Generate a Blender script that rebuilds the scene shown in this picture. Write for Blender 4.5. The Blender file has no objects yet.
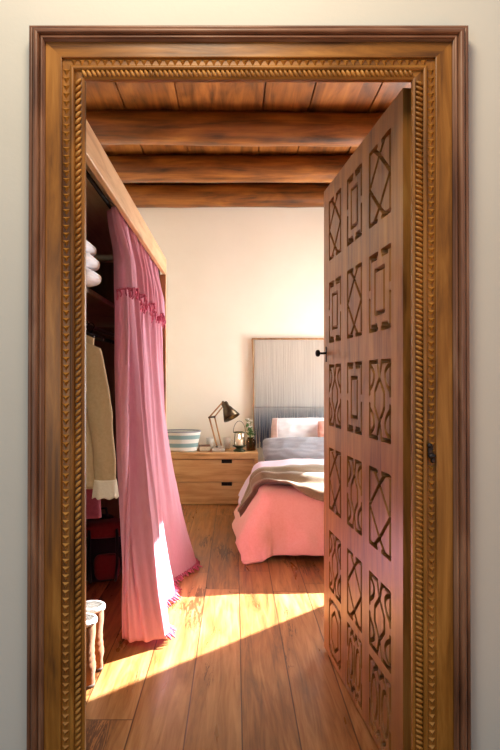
import bpy, math, random
from mathutils import Vector, Matrix, noise
import numpy as np
random.seed(7)
SC = bpy.context.scene
COL = SC.collection
PI = math.pi

# ------------------------------------------------------------------ camera
cam_d = bpy.data.cameras.new('camera'); cam = bpy.data.objects.new('camera', cam_d); COL.objects.link(cam)
cam.location = (0, 0, 1.25); cam.rotation_euler = (PI/2, 0, 0)
cam_d.sensor_width = 36; cam_d.lens = 585*36/750
cam_d.shift_x = 15/750; cam_d.shift_y = 5/750
cam_d.clip_start = .05
SC.camera = cam
# ------------------------------------------------------------------ colour management
vs = SC.view_settings
vs.view_transform = 'Standard'; vs.look = 'None'; vs.gamma = 1; vs.use_curve_mapping = False
vs.exposure = 0.0
# ------------------------------------------------------------------ world, sun, window light, hall light
W = bpy.data.worlds.new('sky'); SC.world = W; W.use_nodes = True
W.node_tree.nodes['Background'].inputs[0].default_value = (.62, .82, 1.0, 1)
W.node_tree.nodes['Background'].inputs[1].default_value = .38
SUN_DIR = Vector((-.742*.891, -.671*.891, -.454)).normalized()
def light(name, kind, loc, direction, energy, color, **kw):
    d = bpy.data.lights.new(name, kind); d.energy = energy; d.color = color
    for k, v in kw.items(): setattr(d, k, v)
    o = bpy.data.objects.new(name, d); COL.objects.link(o); o.location = loc
    o.rotation_euler = Vector(direction).to_track_quat('-Z', 'Y').to_euler()
    return o
light('sun', 'SUN', (5, 9, 5), SUN_DIR, 56.0, (1, .97, .93), angle=math.radians(.55))
light('window_daylight', 'AREA', (2.27, 5.38, 1.36), (-1, -.80, .03), 212, (.96, 1, 1), shape='RECTANGLE', size=1.1, size_y=2.3)
light('hall_window_daylight', 'AREA', (-1.7, -1.3, 1.35), (.75, 1, -.02), 12, (.86, .96, 1), shape='RECTANGLE', size=.9, size_y=1.3)
light('hall_ceiling_lamp', 'AREA', (-.15, .72, 3.05), (.03, .75, -1), 26, (1, .83, .60), shape='DISK', size=.7)
cy = SC.cycles
cy.max_bounces = 10; cy.diffuse_bounces = 6; cy.glossy_bounces = 3; cy.transmission_bounces = 6
cy.sample_clamp_indirect = 6; cy.use_denoising = True
cy.caustics_reflective = False; cy.caustics_refractive = False

# ------------------------------------------------------------------ node helpers
def s2l(c):
    return tuple((x/12.92 if x <= .04045 else ((x+.055)/1.055)**2.4) for x in [v/255 for v in c]) + (1,)
class NT:
    def __init__(s, name):
        s.m = bpy.data.materials.new(name); s.m.use_nodes = True
        s.t = s.m.node_tree; s.b = s.t.nodes['Principled BSDF']
    def n(s, kind, **kw):
        nd = s.t.nodes.new(kind)
        for k, v in kw.items(): setattr(nd, k, v)
        return nd
    def l(s, a, b): s.t.links.new(a, b)
    def math(s, op, a, b=None, c=None):
        nd = s.n('ShaderNodeMath', operation=op)
        for i, v in enumerate((a, b, c)):
            if v is None: continue
            if isinstance(v, (int, float)): nd.inputs[i].default_value = v
            else: s.l(v, nd.inputs[i])
        return nd.outputs[0]
    def coord(s, scale=(1, 1, 1), loc=(0, 0, 0), kind='Object'):
        tc = s.n('ShaderNodeTexCoord'); mp = s.n('ShaderNodeMapping')
        mp.inputs['Scale'].default_value = scale; mp.inputs['Location'].default_value = loc
        s.l(tc.outputs[kind], mp.inputs[0]); return mp.outputs[0]
    def noise(s, vec, scale=1, detail=5, rough=.6, dist=0):
        nd = s.n('ShaderNodeTexNoise'); s.l(vec, nd.inputs['Vector'])
        nd.inputs['Scale'].default_value = scale; nd.inputs['Detail'].default_value = detail
        nd.inputs['Roughness'].default_value = rough; nd.inputs['Distortion'].default_value = dist
        return nd.outputs[0]
    def ramp(s, fac, stops):
        r = s.n('ShaderNodeValToRGB'); e = r.color_ramp.elements
        while len(e) < len(stops): e.new(.5)
        for el, (p, c) in zip(e, stops): el.position = p; el.color = c
        s.l(fac, r.inputs[0]); return r.outputs[0]
    def mix(s, fac, a, b, blend='MIX'):
        nd = s.n('ShaderNodeMix', data_type='RGBA', blend_type=blend)
        for sock, v in ((nd.inputs[0], fac), (nd.inputs[6], a), (nd.inputs[7], b)):
            if isinstance(v, (int, float)): sock.default_value = v
            elif isinstance(v, tuple): sock.default_value = v
            else: s.l(v, sock)
        return nd.outputs[2]
    def bump(s, h, strength=.3, dist=.01):
        bp = s.n('ShaderNodeBump'); bp.inputs['Strength'].default_value = strength; bp.inputs['Distance'].default_value = dist
        s.l(h, bp.inputs['Height']); s.l(bp.outputs[0], s.b.inputs['Normal'])
    def set(s, **kw):
        for k, v in kw.items(): s.b.inputs[k.replace('_', ' ')].default_value = v
        return s.m

def wood(name, dark, mid, lite, axis=2, rough=.45, seed=0, bump=.25, fine=1.0, spec=.4):
    N = NT(name)
    sc = [26*fine]*3; sc[axis] = 2.0*fine
    v = N.coord(tuple(sc), (seed*3.1, seed*1.7, seed*2.3))
    g = N.noise(v, 1, 7, .65, .6)
    sc2 = [5]*3; sc2[axis] = 1.7
    h = N.noise(N.coord(tuple(sc2), (seed, seed*2, 5)), 1, 3, .5, 1.0)
    f = N.math('ADD', N.math('MULTIPLY', g, .6), N.math('MULTIPLY', h, .4))
    c = N.ramp(f, [(.36, s2l(dark)), (.50, s2l(mid)), (.64, s2l(lite))])
    sc3 = [9]*3; sc3[axis] = 3.5
    vor = N.n('ShaderNodeTexVoronoi'); N.l(N.coord(tuple(sc3), (seed*2, 1, seed)), vor.inputs['Vector']); vor.inputs['Scale'].default_value = .35
    k = N.ramp(vor.outputs['Distance'], [(.05, (.35, .28, .25, 1)), (.17, (1, 1, 1, 1))])
    c = N.mix(.8, c, k, 'MULTIPLY')
    N.l(c, N.b.inputs['Base Color']); N.bump(g, bump, .004)
    return N.set(Roughness=rough, Specular_IOR_Level=spec)
def fabric(name, c1, c2, scale=60, rough=.9, bump=.25, translucent=0.0, stretch=(1, 1, 1), sheen=.1):
    N = NT(name)
    v = N.coord(stretch)
    f = N.noise(v, scale, 4, .7); big = N.noise(v, 3.5, 3, .5)
    c = N.ramp(N.math('ADD', N.math('MULTIPLY', f, .5), N.math('MULTIPLY', big, .5)), [(.35, s2l(c1)), (.65, s2l(c2))])
    N.l(c, N.b.inputs['Base Color']); N.bump(f, bump, .003)
    N.set(Roughness=rough, Specular_IOR_Level=.15, Sheen_Weight=sheen)
    if translucent:
        tr = N.n('ShaderNodeBsdfTranslucent'); N.l(c, tr.inputs[0])
        mx = N.n('ShaderNodeMixShader'); mx.inputs[0].default_value = translucent
        out = N.t.nodes['Material Output']
        N.l(N.b.outputs[0], mx.inputs[1]); N.l(tr.outputs[0], mx.inputs[2]); N.l(mx.outputs[0], out.inputs[0])
    return N.m
def plain(name, c, rough=.5, metal=0, bump=0, bscale=80):
    N = NT(name)
    f = N.noise(N.coord(), bscale, 3, .6)
    a = s2l(c); b = tuple(min(1, x*.8) for x in a[:3])+(1,)
    N.l(N.ramp(f, [(.35, b), (.65, a)]), N.b.inputs['Base Color'])
    if bump: N.bump(f, bump, .003)
    return N.set(Roughness=rough, Metallic=metal)
def plaster(name, c1, c2):
    N = NT(name)
    big = N.noise(N.coord(), 1.6, 4, .6); f = N.noise(N.coord(), 45, 4, .6)
    N.l(N.ramp(big, [(.3, s2l(c1)), (.7, s2l(c2))]), N.b.inputs['Base Color'])
    N.bump(N.math('ADD', N.math('MULTIPLY', big, 1.5), N.math('MULTIPLY', f, .25)), .18, .012)
    return N.set(Roughness=.85, Specular_IOR_Level=.2)
def plank_floor(name):
    N = NT(name)
    tc = N.n('ShaderNodeTexCoord'); sep = N.n('ShaderNodeSeparateXYZ'); N.l(tc.outputs['Object'], sep.inputs[0])
    X, Y = sep.outputs[0], sep.outputs[1]
    px = N.math('DIVIDE', N.math('ADD', X, 10.175), .2)
    idx = N.math('FLOOR', px); fr = N.math('FRACT', px)
    wn = N.n('ShaderNodeTexWhiteNoise', noise_dimensions='1D'); N.l(idx, wn.inputs['W'])
    py = N.math('DIVIDE', N.math('ADD', Y, N.math('MULTIPLY', wn.outputs[0], 9.7)), 1.9)
    idy = N.math('FLOOR', py); fy = N.math('FRACT', py)
    wn2 = N.n('ShaderNodeTexWhiteNoise', noise_dimensions='2D')
    cb = N.n('ShaderNodeCombineXYZ'); N.l(idx, cb.inputs[0]); N.l(idy, cb.inputs[1]); N.l(cb.outputs[0], wn2.inputs['Vector'])
    off = N.n('ShaderNodeVectorMath', operation='MULTIPLY_ADD')
    N.l(wn2.outputs['Color'], off.inputs[0]); off.inputs[1].default_value = (40, 40, 40); N.l(tc.outputs['Object'], off.inputs[2])
    def mp(sc):
        m = N.n('ShaderNodeMapping'); m.inputs['Scale'].default_value = sc; N.l(off.outputs[0], m.inputs[0]); return m.outputs[0]
    g = N.noise(mp((30, 2.0, 1)), 1, 7, .62, 1.2)
    h = N.noise(mp((9, 1.4, 1)), 1, 4, .55, 1.6)
    f = N.math('ADD', N.math('ADD', N.math('MULTIPLY', g, .5), N.math('MULTIPLY', h, .4)), N.math('MULTIPLY', wn2.outputs[0], .12))
    c = N.ramp(f, [(.34, s2l((80, 48, 24))), (.52, s2l((156, 105, 58))), (.72, s2l((196, 147, 97)))])
    # drying checks: thin dark ridges where a second noise is high
    ck = N.math('ABSOLUTE', N.math('SUBTRACT', N.noise(mp((16, 1.6, 1)), 1, 5, .7, 2.0), .5))
    gate = N.noise(mp((4, 1.1, 1)), 1, 2, .5)
    ck = N.math('ADD', ck, N.math('MULTIPLY', N.math('SUBTRACT', .60, gate), .6))
    ckm = N.ramp(ck, [(.0, (.22, .17, .14, 1)), (.016, (1, 1, 1, 1))])
    c = N.mix(.85, c, ckm, 'MULTIPLY')
    e = N.math('MINIMUM', fr, N.math('SUBTRACT', 1, fr))
    e2 = N.math('MULTIPLY', N.math('MINIMUM', fy, N.math('SUBTRACT', 1, fy)), 9.5)
    em = N.ramp(N.math('MINIMUM', e, e2), [(.006, (.22, .15, .12, 1)), (.018, (1, 1, 1, 1))])
    c = N.mix(1.0, c, em, 'MULTIPLY')
    N.l(c, N.b.inputs['Base Color'])
    bp = N.n('ShaderNodeBump'); bp.inputs['Strength'].default_value = .35; bp.inputs['Distance'].default_value = .004
    bw = N.math('ADD', N.math('MULTIPLY', g, .5), N.math('MULTIPLY', N.math('MINIMUM', e, .02), 20))
    N.l(bw, bp.inputs['Height']); N.l(bp.outputs[0], N.b.inputs['Normal'])
    N.l(N.ramp(h, [(.3, (.26,)*3+(1,)), (.7, (.42,)*3+(1,))]), N.b.inputs['Roughness'])
    return N.set(Specular_IOR_Level=.45)

M = {}
M['floor'] = plank_floor('oak_plank')
M['hall_wall'] = plaster('hall_plaster', (214, 210, 198), (220, 216, 205))
M['cream'] = plaster('cream_plaster', (242, 235, 219), (246, 240, 226))
M['frame_wood'] = wood('honey_pine', (86, 50, 14), (150, 97, 34), (188, 131, 60), 2, .36, 1)
M['frame_top'] = wood('honey_pine_lintel', (86, 50, 14), (150, 97, 34), (188, 131, 60), 0, .36, 2)
M['outer_wood'] = wood('dark_pine', (78, 48, 34), (128, 86, 62), (166, 124, 96), 2, .36, 3)
M['outer_top'] = wood('dark_pine_lintel', (78, 48, 34), (128, 86, 62), (166, 124, 96), 0, .36, 3)
M['groove_wood'] = wood('recess_pine', (60, 34, 14), (92, 54, 22), (120, 74, 32), 2, .5, 4)
M['carved_wood'] = wood('carved_pine', (124, 78, 24), (176, 118, 48), (200, 146, 74), 2, .36, 5)
M['door_wood'] = wood('door_walnut', (94, 58, 22), (150, 100, 46), (174, 128, 66), 2, .34, 6)
M['door_panel'] = wood('door_lattice_walnut', (88, 54, 20), (142, 93, 42), (166, 118, 60), 2, .34, 7)
M['log'] = wood('log_pine', (56, 30, 8), (122, 70, 22), (160, 100, 40), 0, .42, 8, fine=.6)
M['board'] = wood('ceiling_pine', (66, 36, 10), (126, 72, 24), (160, 98, 40), 1, .5, 9, fine=.6)
M['wardrobe_wood'] = wood('pale_pine', (176, 128, 84), (206, 160, 112), (220, 178, 130), 1, .5, 10, bump=.1)
M['post_wood'] = wood('post_pine', (160, 110, 62), (190, 140, 86), (206, 158, 104), 2, .5, 11, bump=.1)
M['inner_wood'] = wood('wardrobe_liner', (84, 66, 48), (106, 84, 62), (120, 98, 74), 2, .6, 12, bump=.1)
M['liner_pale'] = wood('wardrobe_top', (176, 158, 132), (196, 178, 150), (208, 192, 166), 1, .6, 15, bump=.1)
M['dresser_wood'] = wood('dresser_oak', (160, 112, 66), (204, 154, 100), (220, 176, 124), 0, .42, 13, bump=.12)
M['lamp_wood'] = wood('lamp_beech', (150, 104, 62), (186, 138, 90), (206, 160, 112), 2, .5, 14)
M['black_metal'] = plain('black_iron', (30, 25, 22), .42, .7)
M['bronze'] = plain('bronze', (92, 76, 58), .32, .85)
M['dark_iron'] = plain('worn_iron', (70, 62, 60), .38, .8, .4)
M['curtain'] = fabric('pink_linen', (228, 160, 181), (237, 180, 197), 90, .9, .3, .28, (1, 1, .25))
M['tassel'] = fabric('deep_pink_thread', (176, 78, 104), (206, 108, 130), 160, .95)
M['coral'] = fabric('coral_linen', (230, 168, 152), (238, 184, 170), 70, .9, .25)
M['lavender'] = fabric('pale_lilac_linen', (224, 196, 214), (232, 206, 222), 70)
M['throw'] = fabric('taupe_wool', (126, 106, 80), (150, 128, 98), 120, .95, .5, sheen=.3)
M['grey'] = fabric('grey_linen', (142, 142, 148), (160, 160, 166), 90)
M['white'] = fabric('white_cotton', (238, 238, 244), (244, 244, 248), 80)
M['blush'] = fabric('blush_cotton', (230, 206, 204), (238, 214, 212), 80)
M['mattress'] = fabric('ticking', (226, 220, 208), (232, 228, 218), 60)
M['shirt'] = fabric('natural_linen', (192, 164, 122), (210, 184, 144), 80, .9, .35, 0.12)
M['cuff'] = fabric('cream_lace', (224, 210, 184), (238, 228, 206), 120, .9, .6)
M['dress'] = fabric('rose_cloth', (112, 44, 60), (138, 60, 78), 60)
M['navy'] = fabric('dark_cloth', (28, 24, 30), (40, 34, 40), 60)
M['bag_red'] = fabric('red_canvas', (84, 22, 26), (110, 34, 34), 60)
M['bag_black'] = fabric('black_canvas', (18, 17, 22), (30, 28, 36), 60)
M['fleece'] = fabric('white_fleece', (222, 218, 214), (240, 238, 236), 160, 1, 1.0, sheen=.5)
M['suede'] = fabric('tan_suede', (104, 62, 32), (146, 94, 54), 40, .9, .4, sheen=.2)
M['sole'] = plain('dark_sole', (66, 44, 30), .7)
M['ceramic'] = plain('white_ceramic', (232, 228, 220), .3)
M['concrete'] = plain('pale_stone', (206, 200, 192), .7, 0, .3)
M['wax'] = plain('candle_wax', (250, 226, 190), .5)
M['green_metal'] = plain('olive_metal', (62, 66, 40), .4, .5)
M['leaf'] = plain('leaf_green', (82, 122, 58), .55)
M['petal'] = plain('white_petal', (240, 238, 232), .6)
M['book'] = plain('brown_leather', (118, 66, 40), .55, 0, .2)
M['paper'] = plain('book_paper', (224, 210, 184), .8)
def glass_mat(name, tint):
    N = NT(name); return N.set(Base_Color=tint, Roughness=.03, Transmission_Weight=1.0, IOR=1.2)
def thin_glass(name):
    N = NT(name); tr = N.n('ShaderNodeBsdfTransparent'); gl = N.n('ShaderNodeBsdfGlossy'); gl.inputs['Roughness'].default_value = .03
    mx = N.n('ShaderNodeMixShader'); mx.inputs[0].default_value = .09
    N.l(tr.outputs[0], mx.inputs[1]); N.l(gl.outputs[0], mx.inputs[2]); N.l(mx.outputs[0], N.t.nodes['Material Output'].inputs[0]); return N.m
M['glass'] = thin_glass('clear_glass')
M['flame'] = plain('candle_flame', (255, 200, 120)); _b = M['flame'].node_tree.nodes['Principled BSDF']
_b.inputs['Emission Color'].default_value = (1, .62, .25, 1); _b.inputs['Emission Strength'].default_value = 60
M['dark_glass'] = glass_mat('brown_glass', (.5, .38, .25, 1))
def striped(name):
    N = NT(name)
    tc = N.n('ShaderNodeTexCoord'); sep = N.n('ShaderNodeSeparateXYZ'); N.l(tc.outputs['Object'], sep.inputs[0])
    f = N.math('FRACT', N.math('DIVIDE', sep.outputs[2], .082))
    w = N.noise(N.coord((90, 90, 220)), 1, 2)
    c = N.ramp(f, [(.0, s2l((232, 230, 222))), (.5, s2l((138, 168, 168)))]); N.t.nodes[-1].color_ramp.interpolation = 'CONSTANT'
    N.l(c, N.b.inputs['Base Color']); N.bump(w, .6, .004)
    return N.set(Roughness=.9)
M['stripe'] = striped('striped_weave')
def dip_dyed(name):
    N = NT(name)
    tc = N.n('ShaderNodeTexCoord'); sep = N.n('ShaderNodeSeparateXYZ'); N.l(tc.outputs['Object'], sep.inputs[0])
    st = N.noise(N.coord((70, 1, 1.4)), 1, 5, .7)
    z = N.math('ADD', sep.outputs[2], N.math('MULTIPLY', N.math('SUBTRACT', st, .5), .22))
    c = N.ramp(z, [(.02, s2l((92, 106, 132))), (.22, s2l((120, 130, 146))), (.50, s2l((170, 168, 162))), (.95, s2l((184, 176, 164)))])
    c2 = N.mix(.35, c, N.ramp(st, [(.35, (.62, .62, .64, 1)), (.65, (1, 1, 1, 1))]), 'MULTIPLY')
    N.l(c2, N.b.inputs['Base Color']); N.bump(st, .5, .006)
    return N.set(Roughness=.95, Specular_IOR_Level=.1)
M['hanging'] = dip_dyed('dip_dyed_yarn')

# ------------------------------------------------------------------ mesh helpers
class MB:
    def __init__(s): s.v = []; s.f = []
    def add(s, vs_, fs):
        o = len(s.v); s.v += [tuple(p) for p in vs_]; s.f += [tuple(i+o for i in f) for f in fs]; return s
    def box(s, x0, x1, y0, y1, z0, z1):
        v = [(x, y, z) for z in (z0, z1) for y in (y0, y1) for x in (x0, x1)]
        return s.add(v, [(0, 2, 3, 1), (4, 5, 7, 6), (0, 1, 5, 4), (2, 6, 7, 3), (0, 4, 6, 2), (1, 3, 7, 5)])
    def tube(s, pts, r, n=10, caps=True):
        pts = [Vector(p) for p in pts]; rs = r if isinstance(r, (list, tuple)) else [r]*len(pts)
        rings = []; up = None
        for i, p in enumerate(pts):
            t = (pts[min(i+1, len(pts)-1)] - pts[max(i-1, 0)]).normalized()
            if up is None: up = t.orthogonal().normalized()
            a = (up - t*up.dot(t))
            a = a.normalized() if a.length > 1e-5 else t.orthogonal().normalized()
            up = a; b = t.cross(a)
            rings.append([p + (a*math.cos(2*PI*k/n) + b*math.sin(2*PI*k/n))*rs[i] for k in range(n)])
        return s.rings(rings, caps)
    def rings(s, rings, caps=True, close=True):
        n = len(rings[0]); v = [p for r in rings for p in r]; f = []
        for i in range(len(rings)-1):
            for k in range(n if close else n-1):
                f.append((i*n+k, i*n+(k+1) % n, (i+1)*n+(k+1) % n, (i+1)*n+k))
        if caps: f.append(tuple(reversed(range(n)))); f.append(tuple((len(rings)-1)*n+k for k in range(n)))
        return s.add(v, f)
    def lathe(s, prof, c=(0, 0, 0), n=28, caps=False, sx=1, sy=1):
        return s.rings([[(c[0]+r*sx*math.cos(2*PI*k/n), c[1]+r*sy*math.sin(2*PI*k/n), c[2]+z) for k in range(n)] for r, z in prof], caps)
    def grid(s, fn, nu, nv, closed_u=False):
        v = [fn(i/(nu-1 if not closed_u else nu), j/(nv-1)) for j in range(nv) for i in range(nu)]
        f = []
        for j in range(nv-1):
            for i in range(nu if closed_u else nu-1):
                i2 = (i+1) % nu
                f.append((j*nu+i, j*nu+i2, (j+1)*nu+i2, (j+1)*nu+i))
        return s.add(v, f)
    def ell(s, c, r, n=10, m=6, rot=None):
        vs_ = []
        rot = rot or Matrix.Identity(3)
        R = []
        for j in range(m+1):
            th = PI*j/m; th = min(max(th, .06), PI-.06)
            R.append([Vector(c) + rot @ Vector((r[0]*math.sin(th)*math.cos(2*PI*k/n), r[1]*math.sin(th)*math.sin(2*PI*k/n), -r[2]*math.cos(th))) for k in range(n)])
        return s.rings(R, True)
    def build(s, name, mat, parent=None, smooth=True, solid=0, bevel=0, sub=0, auto=None):
        me = bpy.data.meshes.new(name); me.from_pydata(s.v, [], s.f); me.update()
        import bmesh
        bm = bmesh.new(); bm.from_mesh(me); bmesh.ops.recalc_face_normals(bm, faces=bm.faces); bm.to_mesh(me); bm.free()
        for m in (mat if isinstance(mat, list) else [mat]): me.materials.append(m)
        for p in me.polygons: p.use_smooth = smooth
        o = bpy.data.objects.new(name, me); COL.objects.link(o)
        if parent: o.parent = parent
        if solid:
            md = o.modifiers.new('solid', 'SOLIDIFY'); md.thickness = solid; md.offset = 0
        if bevel:
            md = o.modifiers.new('bevel', 'BEVEL'); md.width = bevel; md.segments = 2; md.limit_method = 'ANGLE'; md.angle_limit = math.radians(40)
        if sub:
            md = o.modifiers.new('sub', 'SUBSURF'); md.levels = sub; md.render_levels = sub
        return o
def empty(name, loc=(0, 0, 0), rz=0):
    o = bpy.data.objects.new(name, None); COL.objects.link(o); o.location = loc; o.rotation_euler = (0, 0, rz); o.empty_display_size = .1
    return o
def tag(o, label, cat, group=None):
    o['label'] = label; o['category'] = cat
    if group: o['group'] = group
    return o
def struct(o, label=None):
    o['kind'] = 'structure'
    if label: o['label'] = label
    return o
def copy_tree(o, parent=None):
    c = o.copy(); COL.objects.link(c)
    if parent: c.parent = parent
    for ch in [x for x in COL.objects if x.parent == o]: copy_tree(ch, c)
    return c
def nz(x, y, z, s=1.0): return noise.noise(Vector((x*s, y*s, z*s)))
def smooth(a, b, x):
    t = min(1, max(0, (x-a)/(b-a))); return t*t*(3-2*t)

# ------------------------------------------------------------------ setting
YF0, YF1 = 1.70, 1.82            # partition between hall and bedroom
XLW, XRW, YB, ZC = -1.18, 2.20, 6.30, 3.31
struct(MB().box(-3.2, 3.2, -2.2, YB+.15, -.12, 0).build('floor', M['floor'], smooth=False), 'wide oak plank floor with knots and a sunlit patch')
b = MB()
b.box(-3.2, -.50, YF0, YF1, 0, ZC+.1); b.box(.585, 3.2, YF0, YF1, 0, ZC+.1); b.box(-.50, .585, YF0, YF1, 2.205, ZC+.1)
struct(b.build('wall_front', M['hall_wall'], smooth=False), 'pale plaster wall around the carved door frame')
struct(MB().box(XLW-.15, XRW+.3, YB, YB+.15, 0, ZC+.1).build('wall_back', M['cream'], smooth=False), 'cream plaster wall behind the bed')
struct(MB().box(XLW-.15, XLW, YF1, YB, 0, ZC+.1).build('wall_left', M['cream'], smooth=False))
WY0, WY1, WZ1 = 4.78, 6.02, 2.34
b = MB()
b.box(XRW, XRW+.14, YF1, WY0, 0, ZC+.1); b.box(XRW, XRW+.14, WY1, YB, 0, ZC+.1); b.box(XRW, XRW+.14, WY0, WY1, WZ1, ZC+.1)
struct(b.build('wall_right', M['cream'], smooth=False))
b = MB(); fx0, fx1 = XRW+.04, XRW+.10
b.box(fx0, fx1, WY0, WY0+.05, 0, WZ1); b.box(fx0, fx1, WY1-.05, WY1, 0, WZ1); b.box(fx0, fx1, WY0+.05, WY1-.05, WZ1-.05, WZ1); b.box(fx0, fx1, WY0+.05, WY1-.05, 0, .03)
struct(b.build('window_1', M['post_wood'], smooth=False, bevel=.004))
# ceiling: a roof slab with wide boards under it
ceil = struct(MB().box(XLW-.15, XRW+.3, YF0, YB+.15, ZC+.02, ZC+.14).build('ceiling', M['board'], smooth=False), 'wide orange pine boards above the log beams')
edges = [-1.33, -.83, -.42, .21, .56, 1.02, 1.45, 1.9, 2.35]
b = MB()
for x0, x1 in zip(edges[:-1], edges[1:]): b.box(x0+.005, x1-.005, YF1, YB, ZC-.004, ZC+.02)
b.build('ceiling_board', M['board'], ceil, smooth=False, bevel=.003)
def log(y, r, seed):
    def fn(u, v):
        x = XLW-.05 + (XRW-XLW+.1)*v; a = 2*PI*u
        rr = r*(1+.07*nz(x*1.1, math.cos(a)*.8+seed*7, math.sin(a)*.8) + .03*nz(x*4, a_ := math.cos(a)*2, seed))
        cz = .012*nz(x*.9, seed*3, 1); cyy = .015*nz(x*.8, seed*5, 2)
        return (x, y+cyy+rr*math.cos(a), ZC-r+cz+rr*math.sin(a))
    o = MB().grid(fn, 30, 70, True).build('ceiling_beam', M['log'])
    return o
for y, r, lab in ((3.36, .12, None), (4.52, .122, 'round log beam nearest the door, under the ceiling boards'), (5.38, .12, 'round log beam in the middle of the three'), (6.16, .12, 'round log beam along the back wall')):
    struct(log(y, r, y), lab)

# ------------------------------------------------------------------ carved door frame (trim_1)
XL, XR, ZT = -.430, .508, 2.108
P = 1/354.5
trim = struct(empty('trim_1', (0, 0, 0)), 'carved honey pine door frame with rope and sawtooth bands')
def fpt(side, o, z, y):
    k = 1+.055*max(0, 1-z/2.2) if side != 'T' else 1
    return (XL-o*k, y, z) if side == 'L' else (XR+o*k, y, z)
def sweep(name, prof, mats, smooth=True):
    path = (('L', 0), ('L', None), ('R', None), ('R', 0))
    rings = [[fpt(side, o, (ZT+o*.95) if zz is None else 0, y) for o, y in prof] for side, zz in path]
    for i in range(3):
        b = MB(); n = len(prof)
        b.add(rings[i]+rings[i+1], [(k, k+1, n+k+1, n+k) for k in range(n-1)])
        b.build(name, mats[1] if i == 1 else mats[0], trim, smooth)
def arc(o0, o1, y0, bulge, n=6):
    return [(o0+(o1-o0)*(.5-.5*math.cos(PI*k/n)), y0-bulge*math.sin(PI*k/n)) for k in range(n+1)]
# outer reeded moulding
pr = [(39*P, 1.70), (39*P, 1.652)] + arc(39.3*P, 42.5*P, 1.652, .006) + [(43*P, 1.656)] + arc(43.3*P, 49*P, 1.648, .010) + [(49.4*P, 1.654)] + arc(49.8*P, 54*P, 1.656, .006) + [(54*P, 1.70)]
sweep('outer_moulding', pr, (M['outer_wood'], M['outer_top']))
sweep('flat_casing', [(22.3*P, 1.70), (22.3*P, 1.664), (23*P, 1.663), (38.2*P, 1.663), (38.6*P, 1.668), (39*P, 1.70)], (M['frame_wood'], M['frame_top']), False)
sweep('sawtooth_bed', [(14*P, 1.70), (14*P, 1.672), (22.3*P, 1.672), (22.3*P, 1.70)], (M['frame_wood'], M['frame_top']), False)
sweep('fillet', [(10.2*P, 1.70), (10.2*P, 1.664)] + arc(10.4*P, 13.8*P, 1.664, .003, 4) + [(14*P, 1.70)], (M['frame_wood'], M['frame_top']))
sweep('rope_bed', [(-.5*P, 1.684), (-.5*P, 1.668), (1.6*P, 1.664), (2*P, 1.672)] + arc(2*P, 10*P, 1.674, .002, 6) + [(10.2*P, 1.71)], (M['frame_wood'], M['frame_top']), False)
# rebate lining behind the ornament
b = MB()
b.box(-.498, -.470, 1.70, 1.80, 0, 2.204); b.box(.558, .583, 1.70, 1.80, 0, 2.204); b.box(-.470, .558, 1.70, 1.80, 2.186, 2.204)
b.build('rebate_lining', M['frame_wood'], trim, smooth=False)
# rope: slanted raised lozenges
b = MB()
def rope(side, t, ang):
    o = 6*P
    if side == 'T': c = Vector((t, 1.670, ZT+o*.95))
    else: c = Vector(fpt(side, o, t, 1.670))
    R = Matrix.Rotation(ang, 3, 'Y')
    b.ell(c, (.0135, .0075, .0052), 8, 5, R)
pit = .0137
z = .01
while z < ZT-.002: rope('L', z, math.radians(-50)); z += .0185
z = .01
while z < ZT-.002: rope('R', z, math.radians(26)); z += .0148
x = XL
while x < XR: rope('T', x, math.radians(62)); x += pit
b.build('rope_carving', M['carved_wood'], trim)
# sawtooth: raised three-sided pyramids
b = MB()
def tooth(cx, cz, ax, ay):
    ax = Vector(ax); ay = Vector(ay); c = Vector((cx, 1.6722, cz)); h = Vector((0, -.008, 0))
    p0 = c+ax*.0105+ay*.0085; p1 = c-ax*.0105+ay*.0085; p2 = c-ay*.0095
    b.add([p0, p1, p2, c+h+ay*.002], [(0, 1, 3), (1, 2, 3), (2, 0, 3)])
z = .02; pit = .0222
while z < ZT+.035:
    for sd in 'LR':
        q = fpt(sd, 18.2*P, z, 0); tooth(q[0], q[2], (1, 0, 0), (0, 0, 1))
    z += pit
x = XL-.03
while x < XR+.035:
    tooth(x, ZT+18.2*P*.95, (1, 0, 0), (0, 0, 1)); x += pit
b.build('sawtooth_carving', M['carved_wood'], trim, smooth=False)
# worn iron keeper on the right jamb
b = MB(); q = fpt('R', 15*P, 1.25-72*P, 0)
b.box(q[0]-.004, q[0]+.008, 1.655, 1.672, q[2]-.012, q[2]+.022); b.ell((q[0]+.006, 1.655, q[2]-.012), (.012, .008, .008)); b.ell((q[0]-.002, 1.653, q[2]+.018), (.007, .007, .008))
b.box(q[0]+.006, q[0]+.016, 1.656, 1.672, q[2]-.032, q[2]-.014)
b.build('iron_keeper', M['dark_iron'], trim, bevel=.002)

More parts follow.
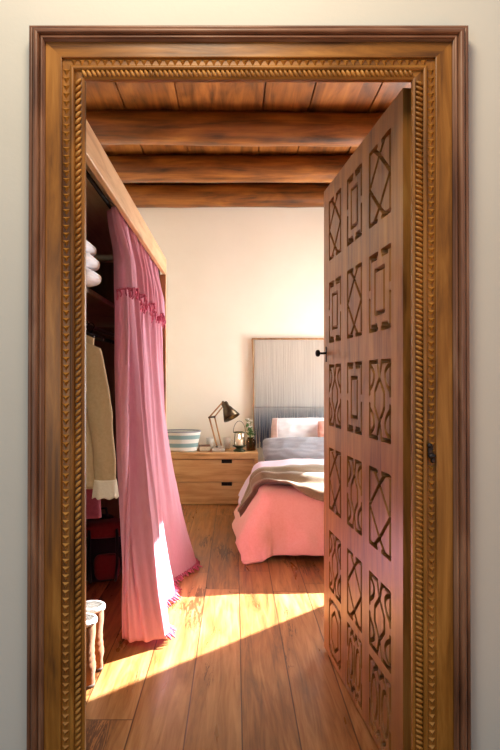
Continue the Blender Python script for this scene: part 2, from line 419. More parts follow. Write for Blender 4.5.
# ------------------------------------------------------------------ carved door leaf (door_1)
LW, LZ0, LZ1, LT = .971, .012, 2.124, .050
door = struct(empty('door_1', (.5026, 1.75, 0), math.atan2(.967, -.0896)), 'open carved wooden door with latticed panels')
cols = [(.100, .318), (.398, .592), (.680, .878)]
rows = [(1.782, 2.05), (1.414, 1.685), (1.046, 1.32), (.674, .949), (.318, .580), (.035, .285)]
b = MB(); FT = .030
b.box(0, LW, -LT, -FT-.0005, LZ0, LZ1)
us = [0] + [v for c in cols for v in c] + [LW]
for i in range(0, len(us), 2): b.box(us[i], us[i+1], -FT, 0, LZ0, LZ1)
zs = [LZ0] + [v for r in reversed(rows) for v in r] + [LZ1]
for c in cols:
    for i in range(0, len(zs), 2): b.box(c[0], c[1], -FT, 0, zs[i], zs[i+1])
b.build('door_leaf', M['door_wood'], door, smooth=False)
def lines_for(kind, a, bb):
    L = []
    i = .005; A, B = a-i-.003, bb-i-.003
    def poly(*p):
        for q0, q1 in zip(p[:-1], p[1:]): L.append((q0, q1))
    def curve(p0, p1, p2, n=8):
        pts = [((1-t)**2*p0[0]+2*t*(1-t)*p1[0]+t*t*p2[0], (1-t)**2*p0[1]+2*t*(1-t)*p1[1]+t*t*p2[1]) for t in [k/n for k in range(n+1)]]
        poly(*pts)
    for sx in (-1, 1):
        for sy in (-1, 1):
            f = lambda x, y: (sx*x*A, sy*y*B)
            if kind == 'X':
                poly(f(1, .10), f(1, 1), f(.25, 1)); poly(f(1, 0), f(0, .70), f(-.55, 1)); 
            elif kind == 'B':
                poly(f(1, .16), f(1, 1), f(.2, 1)); poly(f(.44, 0), f(.44, .58), f(0, .58)); poly(f(.28, .9), f(.75, .9))
            elif kind == 'C':
                poly(f(1, .14), f(1, 1), f(.2, 1)); poly(f(.46, 0), f(.46, .2), f(0, .56))
                curve(f(0, .56), f(.1, .72), f(.22, 1)); curve(f(1, .25), f(.45, .45), f(.55, .72)); curve(f(.55, .72), f(.72, .86), f(.95, .9))
            elif kind == 'H':
                poly(f(1, 0), f(1, .72), f(.5, 1), f(0, 1)); poly(f(.55, 0), f(.55, .42), f(0, .72)); poly(f(1, .85), f(.8, 1))
            elif kind == 'O':
                for ox in (.52,):
                    pts = [f(ox+.30*math.cos(t*PI/6), .62*math.sin(t*PI/6)) for t in range(0, 7)]
                    poly(*pts)
                poly(f(0, 0), f(0, .55)); poly(f(1, .3), f(1, 1), f(.65, 1)); poly(f(.35, 1), f(0, .78)); poly(f(.55, .8), f(.2, 1))
    return L
def panel(c, r, kind):
    w, h = c[1]-c[0], r[1]-r[0]; cu, cv = (c[0]+c[1])/2, (r[0]+r[1])/2
    st = .0020; nu, nv = int(w/st)+1, int(h/st)+1
    U, V = np.meshgrid(np.linspace(-w/2, w/2, nu), np.linspace(-h/2, h/2, nv))
    D = np.full(U.shape, 9.0)
    for (x0, y0), (x1, y1) in lines_for(kind, w/2, h/2):
        dx, dy = x1-x0, y1-y0; L2 = dx*dx+dy*dy
        if L2 < 1e-12: continue
        t = np.clip(((U-x0)*dx+(V-y0)*dy)/L2, 0, 1)
        D = np.minimum(D, np.hypot(U-x0-t*dx, V-y0-t*dy))
    t = np.clip((D-.0056)/.0016, 0, 1); dep = -.025*(1-t*t*(3-2*t)) - .0004
    verts = np.stack([U+cu, dep, V+cv], -1).reshape(-1, 3)
    idx = np.arange(nu*nv).reshape(nv, nu)
    faces = np.stack([idx[:-1, :-1], idx[:-1, 1:], idx[1:, 1:], idx[1:, :-1]], -1).reshape(-1, 4)
    b = MB(); b.v = [tuple(p) for p in verts.tolist()]; b.f = [tuple(f) for f in faces.tolist()]
    return b.build('carved_panel', M['door_panel'], door)
plan = ['XBX', 'BXB', 'CBC', 'XCX', 'CXC', 'OOH']      # near stile -> far stile
for r, pl in zip(rows, plan):
    for c, k in zip(cols, pl): panel(c, r, k)
# handle: back plate, stem and round knob
b = MB(); hu, hv = .925, 1.372
b.tube([(hu, 0, hv), (hu, .030, hv)], .0055, 10)
b.lathe([(.004, 0), (.013, .004), (.017, .010), (.015, .018), (.008, .022), (.001, .0225)], (0, 0, 0), 18)
# turn the lathe (last 18*6 verts) so its axis follows +Y
n = 18*6
for i in range(len(b.v)-n, len(b.v)):
    x, y, z = b.v[i]; b.v[i] = (hu+x, .028+z, hv+y)
hd = b.build('door_handle', M['black_metal'], door)
hd['label'] = 'black iron knob'
MB().box(hu-.007, hu+.007, 0, .003, hv-.04, hv+.03).build('escutcheon', M['black_metal'], hd, smooth=False, bevel=.001)

# ------------------------------------------------------------------ open wardrobe
wr = tag(empty('wardrobe', (-.82, 3.05, 0)), 'built-in open wardrobe with pale pine beam and post along the left wall', 'wardrobe')
ox, oy = .82, -3.05
def wbox(name, mat, x0, x1, y0, y1, z0, z1, bev=.004):
    return MB().box(x0+ox, x1+ox, y0+oy, y1+oy, z0, z1).build(name, mat, wr, smooth=False, bevel=bev)
wbox('beam', M['wardrobe_wood'], -.526, -.50, 1.83, 4.27, 2.013, 2.130)
wbox('post', M['post_wood'], -.545, -.50, 4.225, 4.27, 0.0, 2.0125)
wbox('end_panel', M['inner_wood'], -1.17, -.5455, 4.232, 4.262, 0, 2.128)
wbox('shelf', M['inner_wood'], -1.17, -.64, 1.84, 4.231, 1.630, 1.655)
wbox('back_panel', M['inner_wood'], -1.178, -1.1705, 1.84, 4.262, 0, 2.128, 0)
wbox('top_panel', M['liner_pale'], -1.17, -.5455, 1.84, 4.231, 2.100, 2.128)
MB().tube([(-.80+ox, 1.84+oy, 1.545), (-.80+ox, 4.231+oy, 1.545)], .012, 12).build('clothes_rail', M['black_metal'], wr)
MB().tube([(-.572+ox, 1.84+oy, 2.045), (-.572+ox, 4.231+oy, 2.045)], .009, 12).build('curtain_rail', M['black_metal'], wr)

# ------------------------------------------------------------------ curtain
CX, CY = -.5, 3.4
bot = [(-.545, 2.78), (-.505, 2.73), (-.42, 2.725), (-.33, 2.765), (-.325, 2.86), (-.375, 2.97), (-.43, 3.07), (-.40, 3.20), (-.345, 3.32), (-.355, 3.45), (-.385, 3.58), (-.32, 3.74), (-.25, 3.90), (-.29, 4.02), (-.40, 4.10), (-.49, 4.15)]
def catmull(pts, t):
    n = len(pts)-1; x = t*n; i = min(int(x), n-1); f = x-i
    g = lambda k: pts[min(max(k, 0), n)]
    p0, p1, p2, p3 = g(i-1), g(i), g(i+1), g(i+2)
    return [.5*((2*p1[d])+(-p0[d]+p2[d])*f+(2*p0[d]-5*p1[d]+4*p2[d]-p3[d])*f*f+(-p0[d]+3*p1[d]-3*p2[d]+p3[d])*f**3) for d in (0, 1)]
def cur(t, h, off=0, ztop=2.034, zbot=.012):
    g = 1 - .45*t
    tx = -.566 + .027*g*math.sin(2*PI*11*t**.9) + .006*math.sin(2*PI*27*t+1)
    ty = 2.640 + 1.53*t + .012*math.cos(2*PI*11*t**.9)
    bx, by = catmull(bot, t)
    w = h**(1.25+.70*smooth(.05, .4, t))
    x = tx*(1-w)+bx*w; y = ty*(1-w)+by*w
    k = smooth(0, .12, h)
    x += k*(.020*math.sin(2*PI*4.2*t+.8+.9*h)*math.sin(PI*h*.9) + (.017-.012*t)*math.sin(2*PI*10*t+1.2+1.6*h)*math.sin(PI*min(1, h*1.1)))
    x += k*(.012*nz(t*9, h*2.4, 3) + .005*nz(t*26, h*5, 5) + .0022*nz(t*70, h*14, 8))
    y += (.006*math.sin(2*PI*33*t+3*nz(t*20, h*2, 1))+.011*math.sin(2*PI*17*t+2*h))*(1-smooth(.12, .26, t))*k
    x += .028*k*(1-h) + off
    return (x-CX, y-CY, ztop + (zbot+.022*(1-smooth(.15, .3, t))-ztop)*h)
curtain = tag(empty('curtain', (CX, CY, 0)), 'floor-length pink linen curtain drawn across the open wardrobe', 'curtain')
MB().grid(lambda u, v: cur(u, v), 260, 120).build('curtain_cloth', M['curtain'], curtain, solid=.003)
def val(u, v):
    h = v*.178*(1+.06*math.sin(2*PI*3*u+1)) 
    p = cur(u, h, .010+.014*v)
    return (p[0]+.008*v*math.sin(2*PI*16*u), p[1]-(.006+.022*v)*(1-smooth(.04, .22, u)), p[2]+.004)
va = MB().grid(val, 220, 26).build('valance', M['curtain'], curtain, solid=.003)
b = MB()
for i in range(84):
    u = (i+.5)/84; p = Vector(val(u, 1)); p.x += .003; p.y -= .014*(1-smooth(.05, .25, u))
    b.ell(p+Vector((.002, 0, -.002)), (.007, .007, .008), 7, 5)
    dz = .030+random.random()*.018
    b.tube([p, p+Vector((.006+random.uniform(-.004, .006), random.uniform(-.006, .006), -dz*.6)), p+Vector((.004+random.uniform(-.006, .006), random.uniform(-.010, .010), -dz))], [.004, .005, .0035], 5)
b.tube([Vector(val(k/160, 1))+Vector((.003, -.014*(1-smooth(.05, .25, k/160)), 0)) for k in range(161)], .0035, 6)
b.build('tassel_trim', M['tassel'], va)
b = MB()
for i in range(24, 118):
    u = (i+.5)/118
    p = Vector(cur(u, .994)); p1 = Vector(cur(min(1, u+.004), .994)); p0 = Vector(cur(max(0, u-.004), .994))
    t = (p1-p0).normalized(); nrm = Vector((t.y, -t.x, 0))
    L = random.uniform(.022, .05); sd = random.uniform(-.6, .6)
    d = (nrm+t*sd).normalized()
    b.tube([p+Vector((0, 0, .004)), p+d*L*.5+Vector((0, 0, -.004)), p+d*L+Vector((0, 0, -.014))], [.0045, .0055, .003], 5)
for q in range(len(b.v)):
    if b.v[q][2] < .004: b.v[q] = (b.v[q][0], b.v[q][1], .004)
b.build('hem_tassels', M['tassel'], curtain)

# ------------------------------------------------------------------ things in the wardrobe
# linen shirt on a hanger (hangs in the plane across the rail)
def hanger(name_root, y, label, group='clothes hangers on the rail'):
    r = empty('clothes_hanger', (-.80, y, 1.545)); tag(r, label, 'hanger', group)
    b = MB(); pts = [(0.018*math.cos(a), 0, .004+.018*math.sin(a)) for a in [PI*k/10*1.25-.6 for k in range(11)]]
    b.tube([(0, 0, -.06), (0, 0, -.03), (.018*math.cos(-.6), 0, .004+.018*math.sin(-.6))]+pts[1:], .003, 7).build('hook', M['black_metal'], r)
    MB().tube([(-.21, 0, -.115), (-.12, 0, -.082), (0, 0, -.058), (.12, 0, -.082), (.21, 0, -.115)], [.008, .010, .011, .010, .008], 8).build('shoulder_bar', M['black_metal'], r)
    return r
def garment(name, y, length, halfw, mat, label, cat, cx=-.80, ztop=1.475, sleeves=None, cuff=None, depth=.055, hemflare=.03, slope=.075, neck=.07):
    r = tag(empty(name, (cx, y, 0)), label, cat, None)
    def body(u, v):
        a = 2*PI*u
        w = halfw + hemflare*v - .02*math.sin(PI*min(1, v*1.3))
        ca, sa = math.cos(a), math.sin(a)
        x = w*math.copysign(abs(ca)**.75, ca)
        fold = 1+.45*nz(x*16, v*2.2, y*9)
        yy = depth*math.copysign(abs(sa)**.8, sa)*(.45+.55*min(1, v*5))*fold
        top = ztop - slope*max(0, abs(x)-neck)/max(.01, halfw-neck) 
        z = top - v*(length - (ztop-top)) + .012*nz(x*8, v, 2)*v
        return (x, yy, z)
    MB().grid(body, 64, 40, True).build('body', mat, r, solid=.003)
    if sleeves:
        for sgn in (-1, 1):
            L = sleeves
            x0, z0 = sgn*(halfw-.03), ztop-slope-.015
            x1, z1 = sgn*(halfw+.055), ztop-slope-L
            def slv(u, v, sgn=sgn):
                a = 2*PI*u
                cx_ = x0+(x1-x0)*math.sin(v*PI/2)**.9; cz = z0+(z1-z0)*v
                rx = .062-.022*v; ry = .034-.006*v
                k = 1+.14*nz(math.cos(a)*2, v*7, sgn*3+y)
                return (cx_+rx*k*math.cos(a), -.034+ry*k*math.sin(a), cz+.03*math.cos(a)*(-sgn)*(1-v))
            MB().grid(slv, 28, 40, True).build('sleeve', mat, r, solid=.003)
            if cuff:
                def cf(u, v, sgn=sgn):
                    a = 2*PI*u; k = 1+.08*math.sin(a*6)*v+.04
                    return (x1+(.043+.006*v)*k*math.cos(a), -.034+(.030+.004*v)*k*math.sin(a), z1+.035-.075*v+.004*math.sin(a*7)*v)
                o = MB().grid(cf, 42, 10, True).build('cuff', cuff, r, solid=.003); o['label'] = 'cream lace cuff'
    return r
garment('shirt', 2.45, .70, .235, M['shirt'], 'natural linen shirt with cream cuffs hanging in the open wardrobe', 'shirt', sleeves=.62, cuff=M['cuff'], cx=-.825, ztop=1.50)
garment('dress', 2.62, .84, .19, M['dress'], 'long rose red dress hanging behind the linen shirt', 'dress', hemflare=.04, cx=-.83)
garment('coat', 2.80, .74, .17, M['navy'], 'dark coat hanging behind the rose red dress', 'coat', sleeves=.5, cx=-.86)
hanger('h', 2.45, 'black hanger holding the linen shirt')
hanger('h', 2.62, 'black hanger holding the rose red dress')
hanger('h', 2.80, 'black hanger holding the dark coat')
for i, y in enumerate((3.0, 3.12, 3.25)):
    hanger('h', y, ['empty black hanger just behind the dark coat', 'empty black hanger in the middle of the bare three', 'empty black hanger deepest in the wardrobe'][i])

# folded white bedding on the shelf
def soft_box(name, loc, size, mat, parent=None, puff=.25, seed=0, rz=0):
    sx, sy, sz = size
    def fn(u, v):
        a = 2*PI*u; th = PI*(v-.5)
        ca, sa = math.cos(a), math.sin(a)
        e = .45
        sg = lambda q, p: math.copysign(abs(q)**p, q)
        x = sx/2*sg(ca, e)*sg(math.cos(th), e); y = sy/2*sg(sa, e)*sg(math.cos(th), e); z = sz/2*sg(math.sin(th), .7)
        d = .06*nz(x*9+seed, y*9, z*9+seed)
        return (x*(1+d), y*(1+d), sz/2+z*(1+d*.5))
    o = MB().grid(fn, 48, 24, True).build(name, mat, parent)
    o.location = loc; o.rotation_euler.z = rz
    return o
fb = tag(empty('folded_blanket', (-.825, 2.50, 1.656)), 'folded white blanket on the wardrobe shelf', 'blanket')
for k, (sz, z0, sx) in enumerate(((.072, 0, .47), (.07, .066, .46), (.066, .130, .43))):
    soft_box('fold', (0, 0, z0), (sx, .34, sz), M['white'], fb, seed=k)

# backpack on the wardrobe floor
bp = tag(empty('backpack', (-.83, 3.62, .0)), 'dark red and black backpack on the wardrobe floor', 'bag')
bp.rotation_euler.z = .25
def sack(u, v):
    a = 2*PI*u; ca, sa = math.cos(a), math.sin(a)
    e = .55; pr = math.sin(PI*min(1, max(.0, v)))**.35 if 0 < v < 1 else 0.02
    w = (.165-.03*v)*pr; d = (.12-.03*v)*pr
    k = 1+.10*nz(ca*2, sa*2, v*4)
    return (w*k*math.copysign(abs(ca)**e, ca), d*k*math.copysign(abs(sa)**e, sa), .005+.42*v)
MB().grid(sack, 40, 26, True).build('sack', M['bag_black'], bp)
pk = soft_box('pocket', (0.03, -.135, .06), (.15, .06, .15), M['bag_red'], bp, seed=4); pk['label'] = 'dark red front pocket'
fl = soft_box('flap', (0.02, -.07, .30), (.26, .16, .10), M['bag_red'], bp, seed=9); fl['label'] = 'dark red top flap'
for sx in (-.07, .09):
    MB().tube([(sx, -.14, .36), (sx, -.185, .28), (sx, -.18, .16), (sx*.9, -.15, .05)], .009, 6).build('strap', M['bag_black'], bp)
MB().tube([(-.04, -.02, .40), (-.03, -.02, .46), (.03, -.02, .46), (.04, -.02, .40)], .009, 7).build('top_handle', M['bag_black'], bp)

# shearling lined boots, toes into the wardrobe
def boot():
    r = empty('boot', (0, 0, 0))
    def prof(v):   # height fraction -> centre x, half length, half width
        z = .005+.315*v
        if z < .10:
            q = z/.10; return z, -.075+.072*smooth(.35, 1, q), .130-.066*smooth(.35, 1, q), .047-.002*q
        q = (z-.10)/.22; return z, -.003, .062-.005*math.sin(PI*min(1, q*1.4)), .045+.011*smooth(.2, 1, q)
    def fn(u, v):
        a = 2*PI*u; z, cx, rx, ry = prof(v)
        k = 1+.035*nz(math.cos(a)*2, math.sin(a)*2, z*22) + .03*math.sin(z*190)*math.exp(-((z-.15)/.05)**2)
        return (cx+rx*k*math.cos(a), ry*k*math.sin(a), z)
    b = MB().grid(fn, 36, 40, True); b.add([(0, 0, 0)], [])
    b.build('upper', M['suede'], r, solid=.004)
    b = MB()
    pts = []
    R = []
    for k in range(33):
        a = 2*PI*k/32; R.append((-.003+.064*math.cos(a), .056*math.sin(a), .322))
    def tor(u, v):
        a = 2*PI*u; t = 2*PI*v; rr = .011*(1+.35*nz(math.cos(a)*9, math.sin(a)*9, v*3))
        return (-.003+(.062+rr*math.cos(t))*math.cos(a), (.055+rr*math.cos(t))*math.sin(a), .322+rr*1.2*math.sin(t))
    b.grid(tor, 48, 10, True)
    b.grid(lambda u, v: (-.003+(.058-.008*v)*math.cos(2*PI*u), (.051-.008*v)*math.sin(2*PI*u), .322-.15*v), 36, 8, True)
    o = b.build('fleece_lining', M['fleece'], r); o['label'] = 'white fleece lining and cuff'
    b = MB().rings([[(-.075+(.134+d)*math.cos(2*PI*k/30), (.050+d)*math.sin(2*PI*k/30), z) for k in range(30)] for z, d in ((0, -.003), (.003, 0), (.013, 0), (.016, -.003))])
    b.build('sole', M['sole'], r)
    return r
b1 = boot(); b1.scale = (.86, .86, .84); b1.location = (-.622, 2.385, 0); b1.rotation_euler.z = .1; tag(b1, 'tan suede boot with white fleece cuff, nearer the doorway', 'boot', 'pair of boots by the wardrobe')
b2 = copy_tree(b1); b2.location = (-.620, 2.525, 0); b2.rotation_euler.z = -.05; tag(b2, 'tan suede boot with white fleece cuff, behind its twin', 'boot', 'pair of boots by the wardrobe')

# ------------------------------------------------------------------ dresser
dr = tag(empty('dresser', (-.37, 6.06, 0)), 'low oak dresser with two wide drawers against the back wall', 'dresser')
dw, dd = .60, .21
y0, y1 = -dd, .225
b = MB(); b.box(-dw, dw, y0-.004, y1, .458, .520); b.build('top', M['dresser_wood'], dr, smooth=False, bevel=.004)
b = MB(); b.box(-dw, -dw+.045, y0, y1, 0, .4575); b.box(dw-.045, dw, y0, y1, 0, .4575); b.box(-dw+.045, dw-.045, .20, y1, .02, .4575); b.box(-dw+.045, dw-.045, y0+.03, .20, .02, .04)
b.build('carcass', M['dresser_wood'], dr, smooth=False, bevel=.003)
for z0, z1 in ((.232, .452), (.006, .226)):
    b = MB(); xa, xb = -dw+.048, dw-.048; nh = .036
    hx = [(-.47, -.365), (.235, .34)]
    b.box(xa, xb, y0+.002, y0+.026, z0, z1-nh)
    xs = [xa, hx[0][0], hx[0][1], hx[1][0], hx[1][1], xb]
    for i in (0, 2, 4): b.box(xs[i], xs[i+1], y0+.002, y0+.026, z1-nh, z1)
    d = b.build('drawer', M['dresser_wood'], dr, smooth=False)
    for a_, c_ in hx: MB().box(a_, c_, y0+.014, y0+.022, z1-nh, z1).build('cutout_shade', M['black_metal'], d, smooth=False)  # black plate set in each finger cut-out, standing in for its shade

# things on the dresser (top at .520)
ZD = .5205
bk = tag(empty('basket', (-.560, 6.02, ZD+.006)), 'oval basket woven in grey-green and white stripes on the dresser', 'basket')
def bask(u, v):
    a = 2*PI*u; k = .155+.035*v; return (k*1.08*math.cos(a), k*.78*math.sin(a), .002+.195*v+.004*math.sin(a*2))
bb = MB().grid(bask, 56, 20, True).add([], []); bb.add([bask(i/56, 0) for i in range(56)], [tuple(range(56))])
bb.build('body', M['stripe'], bk, solid=.008)
MB().tube([(.205*math.cos(2*PI*k/48), .150*math.sin(2*PI*k/48), .198) for k in range(49)], .008, 8).build('rim', M['grey'], bk)

lp = tag(empty('desk_lamp', (-.17, 6.02, ZD)), 'jointed wooden desk lamp with bronze shade on the dresser', 'lamp')
b = MB(); b.box(-.065, .065, -.065, .065, 0, .03); b.box(-.035, .035, -.03, .03, .03, .05); b.build('base', M['concrete'], lp, smooth=False, bevel=.006)
e0, e1, e2 = (-.015, 0, .045), (-.095, 0, .345), (.045, 0, .505)
for sy in (-.016, .016):
    MB().tube([(e0[0], sy, e0[2]), (e1[0], sy, e1[2])], .008, 6).build('arm', M['lamp_wood'], lp)
MB().tube([(.030, 0, .055), (-.040, 0, .350)], .008, 6).build('arm', M['lamp_wood'], lp)
for sy in (-.016, .016):
    MB().tube([(e1[0], sy, e1[2]), (e2[0], sy, e2[2])], .008, 6).build('arm', M['lamp_wood'], lp)
MB().tube([(-.040, 0, .350), (.055, 0, .47)], .007, 6).build('arm', M['lamp_wood'], lp)
for q in (e0, e1, e2, (-.040, 0, .350), (.055, 0, .47)):
    MB().tube([(q[0], -.03, q[2]), (q[0], .03, q[2])], .011, 10).build('joint', M['bronze'], lp)
MB().tube([e1, (-.040, 0, .350)], .009, 6).build('link', M['bronze'], lp)
b = MB(); prof = [(.010, .0), (.030, .003), (.036, .012), (.036, .055), (.045, .070), (.090, .185), (.087, .185), (.042, .072), (.030, .055)]
b.lathe(prof, (0, 0, 0), 32)
ax = Vector((.42, -.25, -.80)).normalized(); q = ax.to_track_quat('Z', 'Y').to_matrix()
b.v = [tuple(q @ Vector(p) + Vector((.055, 0, .50))) for p in b.v]
sh = b.build('shade', M['bronze'], lp)
b = MB(); b.lathe([(.012, .05), (.015, .08), (.03, .11), (.032, .13), (.02, .15), (.003, .158)], (0, 0, 0), 18)
b.v = [tuple(q @ Vector(p) + Vector((.055, 0, .50))) for p in b.v]; b.build('bulb', M['ceramic'], sh)

ln = tag(empty('lantern', (.045, 5.99, ZD)), 'small glass lantern with olive metal foot and a candle inside', 'lantern')
b = MB(); b.lathe([(.001, 0), (.062, 0), (.064, .008), (.045, .022), (.030, .034), (.050, .046), (.070, .054), (.070, .062), (.001, .062)], n=28).build('foot', M['green_metal'], ln)
MB().lathe([(.058, .063), (.064, .085), (.064, .165), (.056, .190)], n=28).build('glass', M['glass'], ln)
MB().lathe([(.001, .128), (.008, .138), (.007, .148), (.001, .168)], n=12).build('flame', M['flame'], ln)
MB().lathe([(.001, .0625), (.036, .0625), (.037, .066), (.037, .122), (.033, .126), (.001, .124)], n=24).build('candle', M['wax'], ln)
b = MB()
for k in range(4):
    a = PI/4+k*PI/2; b.tube([(.068*math.cos(a), .068*math.sin(a), .06), (.070*math.cos(a), .070*math.sin(a), .12), (.060*math.cos(a), .060*math.sin(a), .195)], .0035, 6)
b.tube([(.060*math.cos(2*PI*k/32), .060*math.sin(2*PI*k/32), .195) for k in range(33)], .005, 6)
b.build('cage', M['green_metal'], ln)
MB().tube([(.062*math.cos(PI*k/12), 0, .195+.115*math.sin(PI*k/12)) for k in range(13)], .0025, 6).build('handle', M['green_metal'], ln)

js = tag(empty('flower_jar', (.165, 6.07, ZD)), 'brown glass jar of white flowers and leaves at the dresser end', 'flowers')
MB().lathe([(.001, .002), (.045, .002), (.048, .01), (.048, .10), (.036, .118), (.036, .135)], n=24).build('jar', M['dark_glass'], js, solid=.004)
st = MB(); lv = MB(); pt = MB()
rr = random.Random(3)
for k in range(9):
    a = rr.uniform(0, 2*PI); rd = rr.uniform(.02, .07); zt = rr.uniform(.19, .33)
    tip = Vector((rd*math.cos(a), rd*math.sin(a), zt))
    st.tube([(rr.uniform(-.015, .015), rr.uniform(-.015, .015), .02), (tip.x*.3, tip.y*.3, .13), tip], .002, 5)
    for m in range(5):
        f = rr.uniform(.45, 1); c = Vector((tip.x*f, tip.y*f, .10+(zt-.10)*f)) + Vector((rr.uniform(-.02, .02), rr.uniform(-.02, .02), 0))
        lv.ell(c, (.024, .010, .002), 8, 4, Matrix.Rotation(rr.uniform(0, 6.3), 3, 'Z') @ Matrix.Rotation(rr.uniform(-1, 1), 3, 'Y'))
    if k < 7:
        for m in range(6): pt.ell(tip+Vector((.012*math.cos(m*PI/3), .012*math.sin(m*PI/3), .004)), (.009, .007, .005), 6, 4)
st.build('stem', M['leaf'], js); lv.build('leaves', M['leaf'], js); pt.build('blossom', M['petal'], js)

bo = tag(empty('book', (-.315, 6.06, ZD), .1), 'thick brown leather book lying behind the lamp foot', 'book')
b = MB(); b.box(-.06, .06, -.07, .07, 0, .005); b.box(-.06, .06, -.07, .07, .048, .053); b.box(-.06, -.055, -.07, .07, .005, .048); b.build('cover', M['book'], bo, smooth=False, bevel=.002)
MB().box(-.0545, .054, -.065, .065, .0055, .0475).build('pages', M['paper'], bo, smooth=False)
for x, lab in ((-.265, 'white ceramic cup between the book and the lamp'), (-.085, 'white ceramic cup between the lamp and the lantern')):
    c = tag(empty('cup', (x, 6.19, ZD)), lab, 'cup', 'small white cups on the dresser')
    MB().lathe([(.001, .002), (.028, .002), (.036, .02), (.042, .12), (.038, .12), (.031, .025), (.001, .012)], n=24).build('bowl', M['ceramic'], c)
    MB().tube([(.038, 0, .10), (.066, 0, .09), (.064, 0, .05), (.037, 0, .035)], .005, 7).build('handle', M['ceramic'], c)

# ------------------------------------------------------------------ bed
BX0, BX1, BYF, BZ = .255, 1.63, 4.125, .475
bed = tag(empty('bed', (.95, 5.2, 0)), 'double bed with pale mattress under the coral duvet', 'bed')
def soft(b, w): return b
MB().box(.33-.95, 1.58-.95, 4.22-5.2, 6.22-5.2, .20, .425).build('mattress', M['mattress'], bed, bevel=.05)
MB().box(.35-.95, 1.56-.95, 4.24-5.2, 6.22-5.2, .08, .1985).build('bed_base', M['dresser_wood'], bed, smooth=False, bevel=.01)
for x in (.42, 1.49):
    for y in (4.33, 6.12): MB().tube([(x-.95, y-5.2, 0), (x-.95, y-5.2, .0795)], .03, 12).build('leg', M['dresser_wood'], bed)
def bedmap(p, q, off=0.0, wr_=.0):
    dx = BX0-p if p < BX0 else (p-BX1 if p > BX1 else 0); sx = -1 if p < BX0 else 1
    dy = max(0, BYF-q); d = math.hypot(dx, dy)
    z = BZ; x = min(max(p, BX0), BX1); y = max(q, BYF)
    puff = .022*smooth(0, .35, min(p-BX0, BX1-p))*smooth(0, .4, q-BYF) if d == 0 else 0
    z += puff + off
    z += .010*nz(p*3.1, q*2.6, 4) + .008*nz(p*8, q*6, 9)
    if d > 0:
        wx = (dx/d)**2; fl = .52*wx + .12*(1-wx); r = .075+off
        if d < r*PI/2: out, dr_ = r*math.sin(d/r), r*(1-math.cos(d/r))
        else: e = d-r*PI/2; out = r+e*fl; dr_ = r+e*math.sqrt(1-fl*fl)
        ang = math.atan2(dy, dx)
        wv = (.016*math.sin(p*13+q*5+2*nz(p*2, q*2, 6))+(.030-.014*wx)*nz(p*5, q*5, 2)+.012*(1-wx*.7)*nz(p*13, q*13, 5))*smooth(.05, .45, d)
        out += wv
        x += sx*out*dx/d; y -= out*dy/d; z -= dr_
    return (x, y, max(z, .012+off*.5))
def duv(u, v):
    p = BX0-.47 + (BX1-BX0+.94)*u; q = BYF-.47 + (5.30-BYF+.47)*v
    x, y, z = bedmap(p, q)
    # hem rolls under and puddles
    return (x-.95, y-4.6, z)
dv = tag(empty('duvet', (.95, 4.6, 0)), 'coral pink linen duvet draped over the bed to the floor', 'duvet')
MB().grid(duv, 150, 120).build('cover', M['coral'], dv, solid=.012)
def fld(u, v):
    p = BX0-.40 + (BX1-BX0+.80)*u; q = 4.98 + .42*v
    off = .018+.012*math.sin(PI*v)
    x, y, z = bedmap(p, q, off)
    return (x-.95, y-4.6, z)
o = MB().grid(fld, 110, 30).build('turned_back_fold', M['lavender'], dv, solid=.014); o['label'] = 'pale lilac turned-back top edge'
th = tag(empty('throw_blanket', (.95, 4.6, 0)), 'taupe wool throw folded across the foot of the bed', 'blanket')
def thr(u, v):
    p = BX0-.38 + (BX1-BX0+.62)*u
    k = smooth(-.38, .25, p-BX0)
    qf = 4.50*(1-k) + (4.06-.14*smooth(.0, .45, p-BX0))*k
    qb = 4.84*(1-k) + 4.99*k
    q = qf+(qb-qf)*v
    fo = .022*math.sin(2*PI*(2.6*v+.35*u)+.6)*(.5+.7*(1-u))+.012*nz(u*5, v*6, 7)+.006*nz(u*14, v*16, 3)
    x, y, z = bedmap(p, q, .034+fo)
    return (x-.95, y-4.6, z)
MB().grid(thr, 130, 60).build('throw_cloth', M['throw'], th, solid=.012)

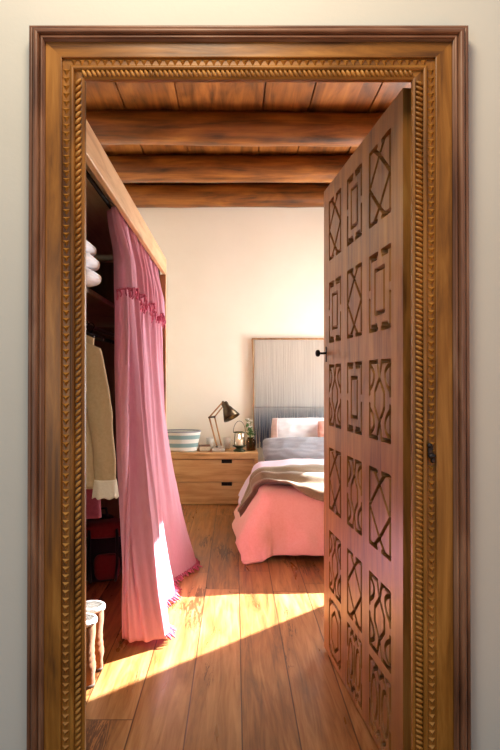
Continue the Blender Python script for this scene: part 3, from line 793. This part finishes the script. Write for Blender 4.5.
def pillow(name, loc, size, rot, mat, label, group, trim=None):
    r = tag(empty(name, loc), label, 'pillow', group); r.rotation_euler = rot
    sx, sy, sz = size
    def side(sg, sx=sx):
        def fn(u, v):
            a, c = 2*u-1, 2*v-1
            pin = 1-.07*(a*a)*(c*c)*1.6 - .0
            ex = 1-.05*(1-a*a)*abs(c)**3; 
            x = a*sx/2*(1-.045*(c*c))*1.0; y = c*sy/2*(1-.05*(1-(a*a)) *0 -.045*a*a)
            t = (max(0, 1-a**4)*max(0, 1-c**4))**.5
            z = sg*sz/2*t*(1+.12*nz(a*2.5+loc[0]*5, c*2.5, sg)) + .008*nz(a*5, c*5, loc[1])
            return (x, y, z)
        return fn
    b = MB().grid(side(1), 44, 32); b.grid(side(-1), 44, 32)
    b.build('cushion_cover', mat, r)
    if trim:
        def tr(u, v):
            a = -1+.16*u*1.0; c = 2*v-1
            x, y, z = side(1)((a+1)/2, v); return (x-.002, y, z+.004)
        o = MB().grid(tr, 8, 32).build('side_band', trim, r, solid=.003); o['label'] = 'blush pink band'
    return r
pillow('pillow', (.755, 6.02, .665), (.76, .42, .15), (math.radians(66), 0, 0), M['white'], 'white pillow with a blush end standing against the wall hanging', 'pillows at the bed head', M['blush'])
pillow('pillow', (.665, 5.66, .575), (.80, .27, .14), (math.radians(52), 0, math.radians(2)), M['grey'], 'grey linen pillow lying in front of the white one', 'pillows at the bed head')
pillow('pillow', (1.06, 5.87, .725), (.46, .28, .09), (math.radians(52), 0, math.radians(-4)), M['coral'], 'small coral cushion by the door edge, leaning on the white pillow', 'pillows at the bed head')

# ------------------------------------------------------------------ wall hanging
wh = tag(empty('wall_hanging', (.925, 6.272, .50)), 'fringed dip-dyed yarn hanging, beige fading to grey blue, above the bed', 'wall hanging')
def hang(u, v):
    x = -.72+1.44*u; z = 1.19-.74*v
    return (x+.006*math.sin(v*9)*(1 if u in (0, 1) else .3), -.004+.003*nz(u*9, v*3, 1)+.0008*nz(u*80, v*2, 4), z)
MB().grid(hang, 240, 30).build('woven_cloth', M['hanging'], wh, solid=.006)
MB().tube([(-.745, -.004, 1.19), (.745, -.004, 1.19)], .009, 8).build('rod', M['lamp_wood'], wh)
b = MB()
for i in range(190):
    u = (i+.5)/190; x = -.72+1.44*u; L = rr.uniform(.36, .44)
    b.tube([(x, -.006, .452), (x+rr.uniform(-.005, .005), -.009+rr.uniform(-.004, .003), .452-L*.5), (x+rr.uniform(-.012, .012), -.008+rr.uniform(-.005, .003), .452-L)], [.0045, .004, .003], 5)
b.build('fringe', M['hanging'], wh)
b = MB()
b.tube([(-.742, -.010, 1.19), (-.735, -.014, 1.05), (-.725, -.012, .8), (-.728, -.012, .5), (-.722, -.012, .2)], .006, 7)
b.build('side_cord', M['lamp_wood'], wh)
